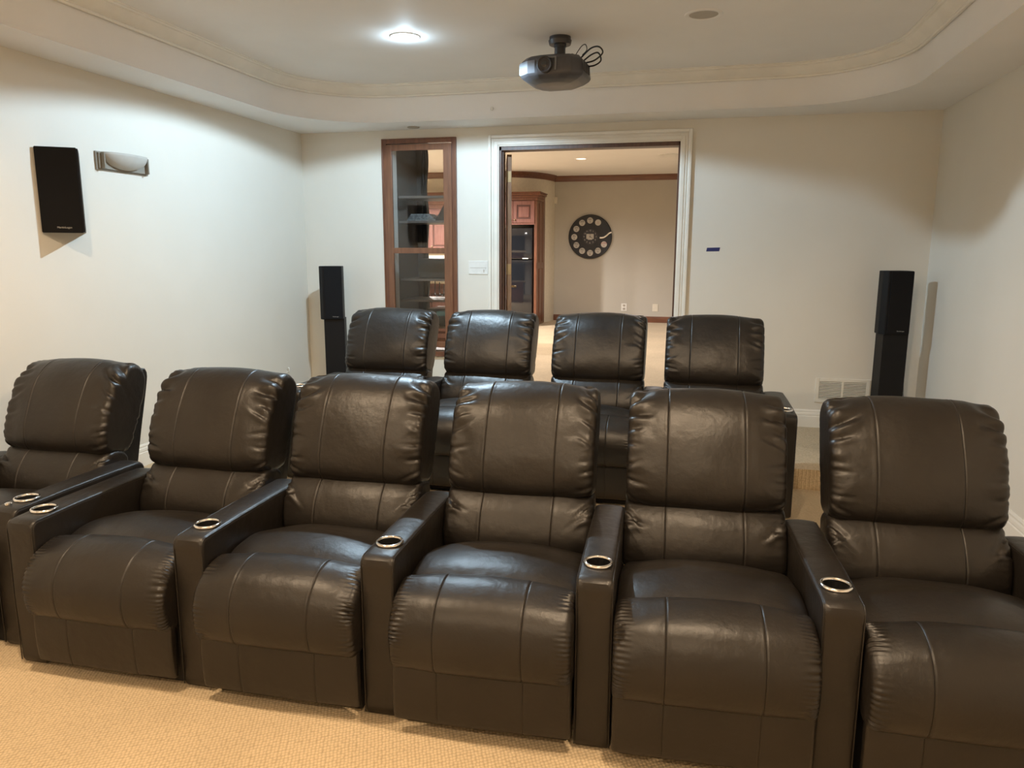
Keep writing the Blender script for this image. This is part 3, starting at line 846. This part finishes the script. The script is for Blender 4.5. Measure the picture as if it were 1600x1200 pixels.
for q, pts in enumerate(([(.16, .10, -.15), (.26, .02, -.10), (.33, -.02, -.10), (.36, -.02, -.14), (.30, 0, -.18), (.22, .06, -.18)],
                         [(.18, .12, -.16), (.26, .06, -.13), (.32, .02, -.13), (.34, .02, -.18), (.29, .04, -.205), (.22, .08, -.20)],
                         [(.14, .06, -.13), (.20, 0, -.085), (.235, -.02, -.08), (.24, 0, -.11), (.20, .04, -.13)])):
    bm = bmesh.new(); tube(bm, crv(pts, 10), .0055 if q < 2 else .003, 8); obj('cable', bm, M['cable'], pj, smooth=60)

# ------------------------------------------------------------------ far room
FZ, FC = .15, 3.22
bm = bmesh.new(); box(bm, -13, 4, 7.0, 16.8, .0, FZ); struct(obj('floor_far_room', bm, M['carpet']), 'beige carpet in the room beyond the doorway')
bm = bmesh.new(); box(bm, -13, 4, YB+T, 16.8, FC, FC+.06); struct(obj('ceiling_far_room', bm, M['ceil']), 'ceiling of the room beyond the doorway')
bm = bmesh.new(); box(bm, -13, 4, 16.2, 16.3, FZ, FC); struct(obj('wall_far_room', bm, M['farwall']), 'taupe wall beyond the doorway')
bm = bmesh.new(); box(bm, 1.2, 1.3, 7.0, 16.2, FZ, FC); struct(obj('wall_far_right', bm, M['farwall']))
bm = bmesh.new(); box(bm, -13.1, -13, 7.0, 16.2, FZ, FC); struct(obj('wall_far_left', bm, M['cream']))
baseboard('baseboard_far', ((-3.1, 16.2), (1.2, 16.2)), (0, -1), FZ, M['woodh'], .13)
# curved bulkhead over the cabinets
bm = bmesh.new()
def bulk(y, x0, r, off=0):
    pts = [(-13, y-off)]
    for k in range(13):
        a = radians(90-k*90/12); pts.append((x0+.92*cos(a), (y+r)-r*sin(a)))
    return pts
# front line at y=14.75 curving into the far wall
pl = bulk(14.95, -3.95, 1.25)
lo = [bm.verts.new((x, y, FZ)) for x, y in pl]; hi = [bm.verts.new((x, y, FC)) for x, y in pl]
for a in range(len(pl)-1): bm.faces.new((lo[a], lo[a+1], hi[a+1], hi[a]))
struct(obj('wall_bulkhead', bm, M['cream'], smooth=40), 'curved cream bulkhead above the far cabinets')
# wood crown
def crown(pts, name, z1, label):
    prof = [(0, -.115), (.012, -.115), (.02, -.10), (.022, -.075), (.05, -.04), (.062, -.02), (.075, -.015), (.075, 0), (0, 0)]
    bm = bmesh.new(); rows = []
    n = len(pts)
    for i, (x, y) in enumerate(pts):
        a = Vector(pts[max(0, i-1)]); b = Vector(pts[min(n-1, i+1)]); t = (b-a).normalized(); nn = Vector((t.y, -t.x))
        rows.append([bm.verts.new((x+nn.x*d, y+nn.y*d, z1+z)) for d, z in prof])
    for a in range(n-1):
        for j in range(len(prof)-1): bm.faces.new((rows[a][j], rows[a+1][j], rows[a+1][j+1], rows[a][j+1]))
    return struct(obj(name, bm, M['woodh'], smooth=35), label)
crown(pl+[(1.2, 16.2)], 'trim_3', FC, 'dark wood crown molding in the far room')

def raised_door(parent, x0, x1, z0, z1, y, mtl=None, knob=None, name='door'):
    bm = bmesh.new(); g = .004
    x0 += g; x1 -= g; z0 += g; z1 -= g; w = min(.075, (x1-x0)*.24)
    box(bm, x0, x0+w, y-.022, y, z0, z1, .003); box(bm, x1-w, x1, y-.022, y, z0, z1, .003)
    box(bm, x0+w, x1-w, y-.022, y, z1-w, z1, .003); box(bm, x0+w, x1-w, y-.022, y, z0, z0+w, .003)
    if (x1-x0) > .2 and (z1-z0) > .2: box(bm, x0+w+.03, x1-w-.03, y-.020, y-.006, z0+w+.03, z1-w-.03, .010, 1)
    d = obj(name, bm, mtl or M['cabw'], parent)
    bm = bmesh.new(); box(bm, x0+w, x1-w, y-.008, y-.004, z0+w, z1-w); obj('recess', bm, M['cabg'], d)
    if knob:
        bm = bmesh.new(); bmesh.ops.create_uvsphere(bm, u_segments=12, v_segments=8, radius=.018, matrix=Matrix.Translation((knob[0], y-.04, knob[1]))); cyl(bm, (knob[0], y-.028, knob[1]), .007, .02, 10, 'y')
        obj('knob', bm, M['brass'], d, smooth=60)
    return d
# fridge surround cabinet
fc = empty('tall_cabinet', (0, 0, 0)); tag(fc, 'tall reddish wood cabinet framing the black refrigerator in the far room', 'cabinet')
fy = 14.78; fx1, fx0 = -3.13, -4.06
bm = bmesh.new(); box(bm, fx1-.045, fx1, fy, 15.75, FZ, 2.70, .003)
for z0, z1 in ((.30, 1.30), (1.42, 2.60)):
    box(bm, fx1-.002, fx1+.010, fy+.0, fy+.16, z0-.1, z1+.06, .002); box(bm, fx1-.002, fx1+.010, fy+.60, fy+.74, z0-.1, z1+.06, .002)
    box(bm, fx1-.002, fx1+.016, fy+.25, fy+.50, z0, z1, .008)
box(bm, fx1-.002, fx1+.012, fy, fy+.74, 1.30, 1.42, .002)
obj('side_panel', bm, M['wood'], fc)
bm = bmesh.new(); box(bm, fx0, fx0+.045, fy, 14.94, FZ, 2.70, .003); obj('side_panel', bm, M['wood'], fc)
bm = bmesh.new(); box(bm, fx0+.045, fx1-.045, fy+.002, 14.94, 2.17, 2.70); obj('top_box', bm, M['cabw'], fc)
bm = bmesh.new()
for i, (d, z0, z1) in enumerate(((.03, 2.64, 2.69), (.055, 2.69, 2.735), (.085, 2.735, 2.78), (.105, 2.78, 2.80))):
    box(bm, fx0-.4, fx1+d, fy-d, fy+.6, z0, z1, .006)
obj('crown', bm, M['wood'], fc)
raised_door(fc, -3.605, -3.165, 2.20, 2.63, fy, None, (-3.565, 2.26)); raised_door(fc, -4.035, -3.605, 2.20, 2.63, fy, None, (-3.645, 2.26))
# fridge
fr = empty('refrigerator', (-3.6, 15.2, FZ)); tag(fr, 'glossy black top-freezer refrigerator inside the tall cabinet', 'refrigerator')
bm = bmesh.new(); box(bm, -.39, .39, -.30, -.26, 0, 1.96, .01); obj('fridge_body', bm, M['fridge'], fr)
bm = bmesh.new(); box(bm, -.385, .385, -.385, -.305, 1.34, 1.955, .02, 3); obj('freezer_door', bm, M['fridge'], fr, smooth=40)
bm = bmesh.new(); box(bm, -.385, .385, -.385, -.305, .05, 1.325, .02, 3); obj('fridge_door', bm, M['fridge'], fr, smooth=40)
bm = bmesh.new(); box(bm, .18, .30, -.394, -.384, 1.345, 1.365, .003); obj('name_badge', bm, M['plastic'], fr)
bm = bmesh.new(); tube(bm, crv([(-.33, -.40, 1.42), (-.33, -.43, 1.5), (-.33, -.43, 1.8), (-.33, -.40, 1.88)]), .014, 8); obj('handle', bm, M['fridge'], fr, smooth=60)
# kitchen wall cabinets seen through the closet
kc = empty('kitchen_wall_cabinet', (0, 0, 0)); tag(kc, 'reddish raised-panel kitchen cabinets seen through the glass closet', 'cabinet')
bm = bmesh.new(); box(bm, -8.2, -4.5, 14.85, 14.94, 1.62, 2.70); obj('carcass', bm, M['cabw'], kc)
bm = bmesh.new()
for d, z0, z1 in ((.03, 2.50, 2.58), (.055, 2.58, 2.66), (.085, 2.66, 2.74), (.105, 2.74, 2.82)): box(bm, -8.3, -4.48, 14.85-d, 14.94, z0, z1, .006)
obj('crown', bm, M['wood'], kc)
x = -8.1
while x < -4.7:
    raised_door(kc, x, x+.44, 1.66, 2.46, 14.85, None, (x+.06, 1.74)); x += .45
kb = empty('kitchen_base_cabinet', (0, 0, 0)); tag(kb, 'kitchen base cabinets with a stone counter behind the bar', 'cabinet')
bm = bmesh.new(); box(bm, -8.2, -4.2, 14.6, 14.94, FZ, 1.06); obj('carcass', bm, M['cabw'], kb)
bm = bmesh.new(); box(bm, -8.25, -4.15, 14.56, 14.94, 1.06, 1.10, .01); obj('counter', bm, M['granite'], kb)
# bar island
bi = empty('bar_island', (-4.5, 11.6, FZ)); tag(bi, 'wooden bar island with a pale stone top in the far room', 'island')
bm = bmesh.new(); box(bm, -1.3, .85, -.25, .35, 0, 1.0, .004); obj('body', bm, M['cabw'], bi)
for k in range(4):
    d = raised_door(bi, -1.2+.5*k, -.72+.5*k, .12, .92, -.25, None, None, 'panel')
bm = bmesh.new(); box(bm, -1.4, 1.0, -.45, .45, 1.0, 1.06, .012); obj('counter_top', bm, M['granite'], bi)
bm = bmesh.new(); box(bm, -1.32, .87, -.27, .37, 0, .10, .004); obj('plinth', bm, M['wood'], bi)
# bar stools
def stool(x, y, label):
    s = empty('bar_stool', (x, y, FZ)); tag(s, label, 'bar stool', 'bar stools at the island')
    bm = bmesh.new(); cyl(bm, (0, 0, .76), .19, .05, 24); obj('seat', bm, M['blackcab'], s)
    for a in (45, 135, 225, 315):
        bm = bmesh.new(); c_, s_ = cos(radians(a)), sin(radians(a))
        tube(bm, [(c_*.13, s_*.13, .74), (c_*.19, s_*.19, .0)], .012, 8); obj('leg', bm, M['cable'], s)
    bm = bmesh.new(); torus(bm, (0, 0, .25), .175, .008, 24, 6); obj('foot_ring', bm, M['cable'], s)
    bm = bmesh.new()
    for xx in (-.15, -.05, .05, .15): tube(bm, [(xx, -.16, .78), (xx, -.19, 1.12)], .009, 6)
    tube(bm, crv([(-.18, -.17, 1.12), (0, -.21, 1.15), (.18, -.17, 1.12)]), .018, 8); obj('backrest', bm, M['cable'], s)
stool(-4.10, 10.85, 'black metal bar stool on the near side of the bar island')
# clock: big rotary telephone dial
ck = empty('wall_clock', (-2.25, 16.195, 1.953)); tag(ck, 'large black wall clock shaped like a rotary telephone dial', 'clock')
RC = .465
bm = bmesh.new(); cyl(bm, (0, -.02, 0), RC, .035, 72, 'y'); torus(bm, (0, -.035, 0), RC-.012, .012, 72, 8, 'y'); obj('dial_plate', bm, M['clockb'], ck, smooth=35)
names = ['1', 'ABC\n2', 'DEF\n3', 'GHI\n4', 'JKL\n5', 'MNO\n6', 'PRS\n7', 'TUV\n8', 'WXY\n9', 'OPER\n0']
for i, s in enumerate(names):
    a = radians(61+i*30) if i < 9 else radians(-28)
    a = radians(61+30*i) if i < 9 else radians(332)
    cx_, cz_ = cos(a)*.340, sin(a)*.340
    bm = bmesh.new(); cyl(bm, (cx_, -.040, cz_), .064, .006, 28, 'y'); d = obj('finger_disc', bm, M['clockw'], ck, smooth=35)
    text_mesh('digits', s, .050, M['redink'] if i in (0, 9) else M['ink'], d, (cx_, -.0438, cz_), (pi/2, 0, 0), .0004)
bm = bmesh.new(); cyl(bm, (0, -.042, 0), .165, .010, 48, 'y'); hub = obj('center_dial', bm, M['projd'], ck, smooth=35)
for i in range(12):
    a = radians(90-30*(i+1))
    text_mesh('numeral', str(i+1), .045, M['clockw'], hub, (cos(a)*.130, -.0478, sin(a)*.130), (pi/2, 0, 0), .0004)
bm = bmesh.new(); box(bm, -.078, .078, -.050, -.046, -.045, .060, .001); box(bm, -.045, .045, -.050, -.046, -.062, -.045, .001); obj('center_card', bm, M['clockw'], ck)
bm = bmesh.new(); box(bm, -.004, .004, -.054, -.0505, -.01, .085, 0); box(bm, -.004, .062, -.0555, -.052, -.004, .004, 0, mtx=Matrix.Rotation(radians(25), 4, 'Y')); cyl(bm, (0, -.053, 0), .012, .006, 16, 'y')
obj('clock_hands', bm, M['ink'], ck)
bm = bmesh.new(); tube(bm, crv([(.21, -.048, -.02), (.28, -.052, -.015), (.345, -.055, .02), (.40, -.052, .07), (.455, -.045, .095)]), .017, 8)
for q in bm.verts: q.co.y = -.05+(q.co.y+.05)*.4
obj('finger_stop', bm, M['chrome'], ck, smooth=60)
# outlets and sensor
def outlet(x, z, blank, label):
    t = empty('wall_outlet', (x, 16.2, z)); tag(t, label, 'outlet')
    bm = bmesh.new(); box(bm, -.06, .06, -.008, 0, -.08, .08, .003); obj('plate', bm, M['cream'] if blank else M['plastic'], t)
    if not blank:
        for s in (-1, 1):
            bm = bmesh.new(); box(bm, -.026, .026, -.011, -.007, s*.036-.02, s*.036+.02, .004); obj('socket', bm, M['offlens'], t)
outlet(-1.49, .467, False, 'white double power outlet low on the far room wall')
outlet(-.83, .468, True, 'blank cream wall plate low on the far room wall')
sn = empty('motion_sensor', (-3.02, 16.2, 2.72)); tag(sn, 'small cream sensor box on the far wall below the wood crown', 'sensor')
bm = bmesh.new(); box(bm, -.05, .05, -.05, 0, -.07, .07, .01); obj('housing', bm, M['cream'], sn)
can(-2.02, 13.2, FC, .11, M['farlit'], 'small round ceiling light in the far room, left of the speaker grille')
c = empty('ceiling_speaker', (-.50, 13.0, FC)); tag(c, 'large round grille in the far room ceiling by the door edge', 'ceiling speaker')
bm = bmesh.new(); cyl(bm, (0, 0, -.006), .20, .012, 40); obj('grille', bm, M['plastic'], c)
can(-4.9, 12.3, FC, .11, M['farlit'], 'lit ceiling light above the bar seen through the closet glass')
can(-4.35, 11.3, FC, .11, M['farlit'], 'ceiling light nearest the closet seen through its glass')

# ------------------------------------------------------------------ lights
def spot(name, loc, energy, col, size=150, blend=.2, r=.05, rot=(0, 0, 0)):
    l = bpy.data.lights.new(name, 'SPOT'); l.energy = energy; l.color = col; l.spot_size = radians(size); l.spot_blend = blend
    l.shadow_soft_size = r; o = bpy.data.objects.new(name, l); COL.objects.link(o); o.location = loc; o.rotation_euler = rot; return o
def point(name, loc, energy, col, r=.04):
    l = bpy.data.lights.new(name, 'POINT'); l.energy = energy; l.color = col; l.shadow_soft_size = r
    o = bpy.data.objects.new(name, l); COL.objects.link(o); o.location = loc; return o
def area(name, loc, energy, col, sx, sy, rot=(0, 0, 0)):
    l = bpy.data.lights.new(name, 'AREA'); l.energy = energy; l.color = col; l.shape = 'RECTANGLE'; l.size = sx; l.size_y = sy
    o = bpy.data.objects.new(name, l); COL.objects.link(o); o.location = loc; o.rotation_euler = rot; return o
COOL = (.61, .83, 1.0); WARM = (1.0, .745, .49)
spot('cool_downlight', (-1.965, 4.99, ZC-.012), 285, COOL, 158, .10, .032)
for x, y, e in ((-1.98, 1.76, 195), (0.0, 1.76, 195), (-1.98, -.9, 140), (0.0, -.9, 140)):
    spot('warm_downlight', (x, y, ZC-.012), e, WARM, 160, .3, .045)
point('cool_spill', (-1.965, 4.99, ZC-.035), 6, COOL, .03)
for x_ in (-1.98, 0.): point('warm_spill', (x_, 1.76, ZC-.035), 6, WARM, .03)
# far room
for x, y, e, c_ in ((-2.0, 12.6, 140, (1, .94, .93)), (-.4, 11.0, 160, (1, .94, .93)), (-4.9, 12.6, 1000, (1, .95, .91)), (-6.8, 12.0, 1300, (1, .94, .93)), (-3.6, 9.2, 240, (1, .95, .9))):
    spot('far_downlight', (x, y, FC-.02), e, c_, 165, .5, .08)

w = bpy.data.worlds.new('world'); bpy.context.scene.world = w; w.use_nodes = True
w.node_tree.nodes['Background'].inputs['Color'].default_value = (.5, .45, .38, 1)
w.node_tree.nodes['Background'].inputs['Strength'].default_value = .15

# ------------------------------------------------------------------ camera
F, YH, XV, ROLL, H = 1165., 390., 1090., .0026, 1.68
p = math.atan((600-YH)/F); yaw = math.atan((XV-800)/F*cos(p))
fw = Vector((-sin(yaw)*cos(p), cos(yaw)*cos(p), -sin(p))); rt = Vector((cos(yaw), sin(yaw), 0)); up = rt.cross(fw)
c_, s_ = cos(ROLL), sin(ROLL)
rt, up = rt*c_+up*s_, up*c_-rt*s_
cam = bpy.data.cameras.new('camera'); cam.sensor_width = 36; cam.lens = F*36/1600; cam.clip_end = 60; cam.clip_start = .05
co = bpy.data.objects.new('camera', cam); COL.objects.link(co)
mw = Matrix((rt, up, -fw)).transposed().to_4x4(); mw.translation = (0, 0, H); co.matrix_world = mw
bpy.context.scene.camera = co
sc_ = bpy.context.scene
sc_.view_settings.view_transform = 'Standard'
sc_.view_settings.look = 'None'
sc_.view_settings.exposure = 0
sc_.cycles.max_bounces = 8; sc_.cycles.diffuse_bounces = 5
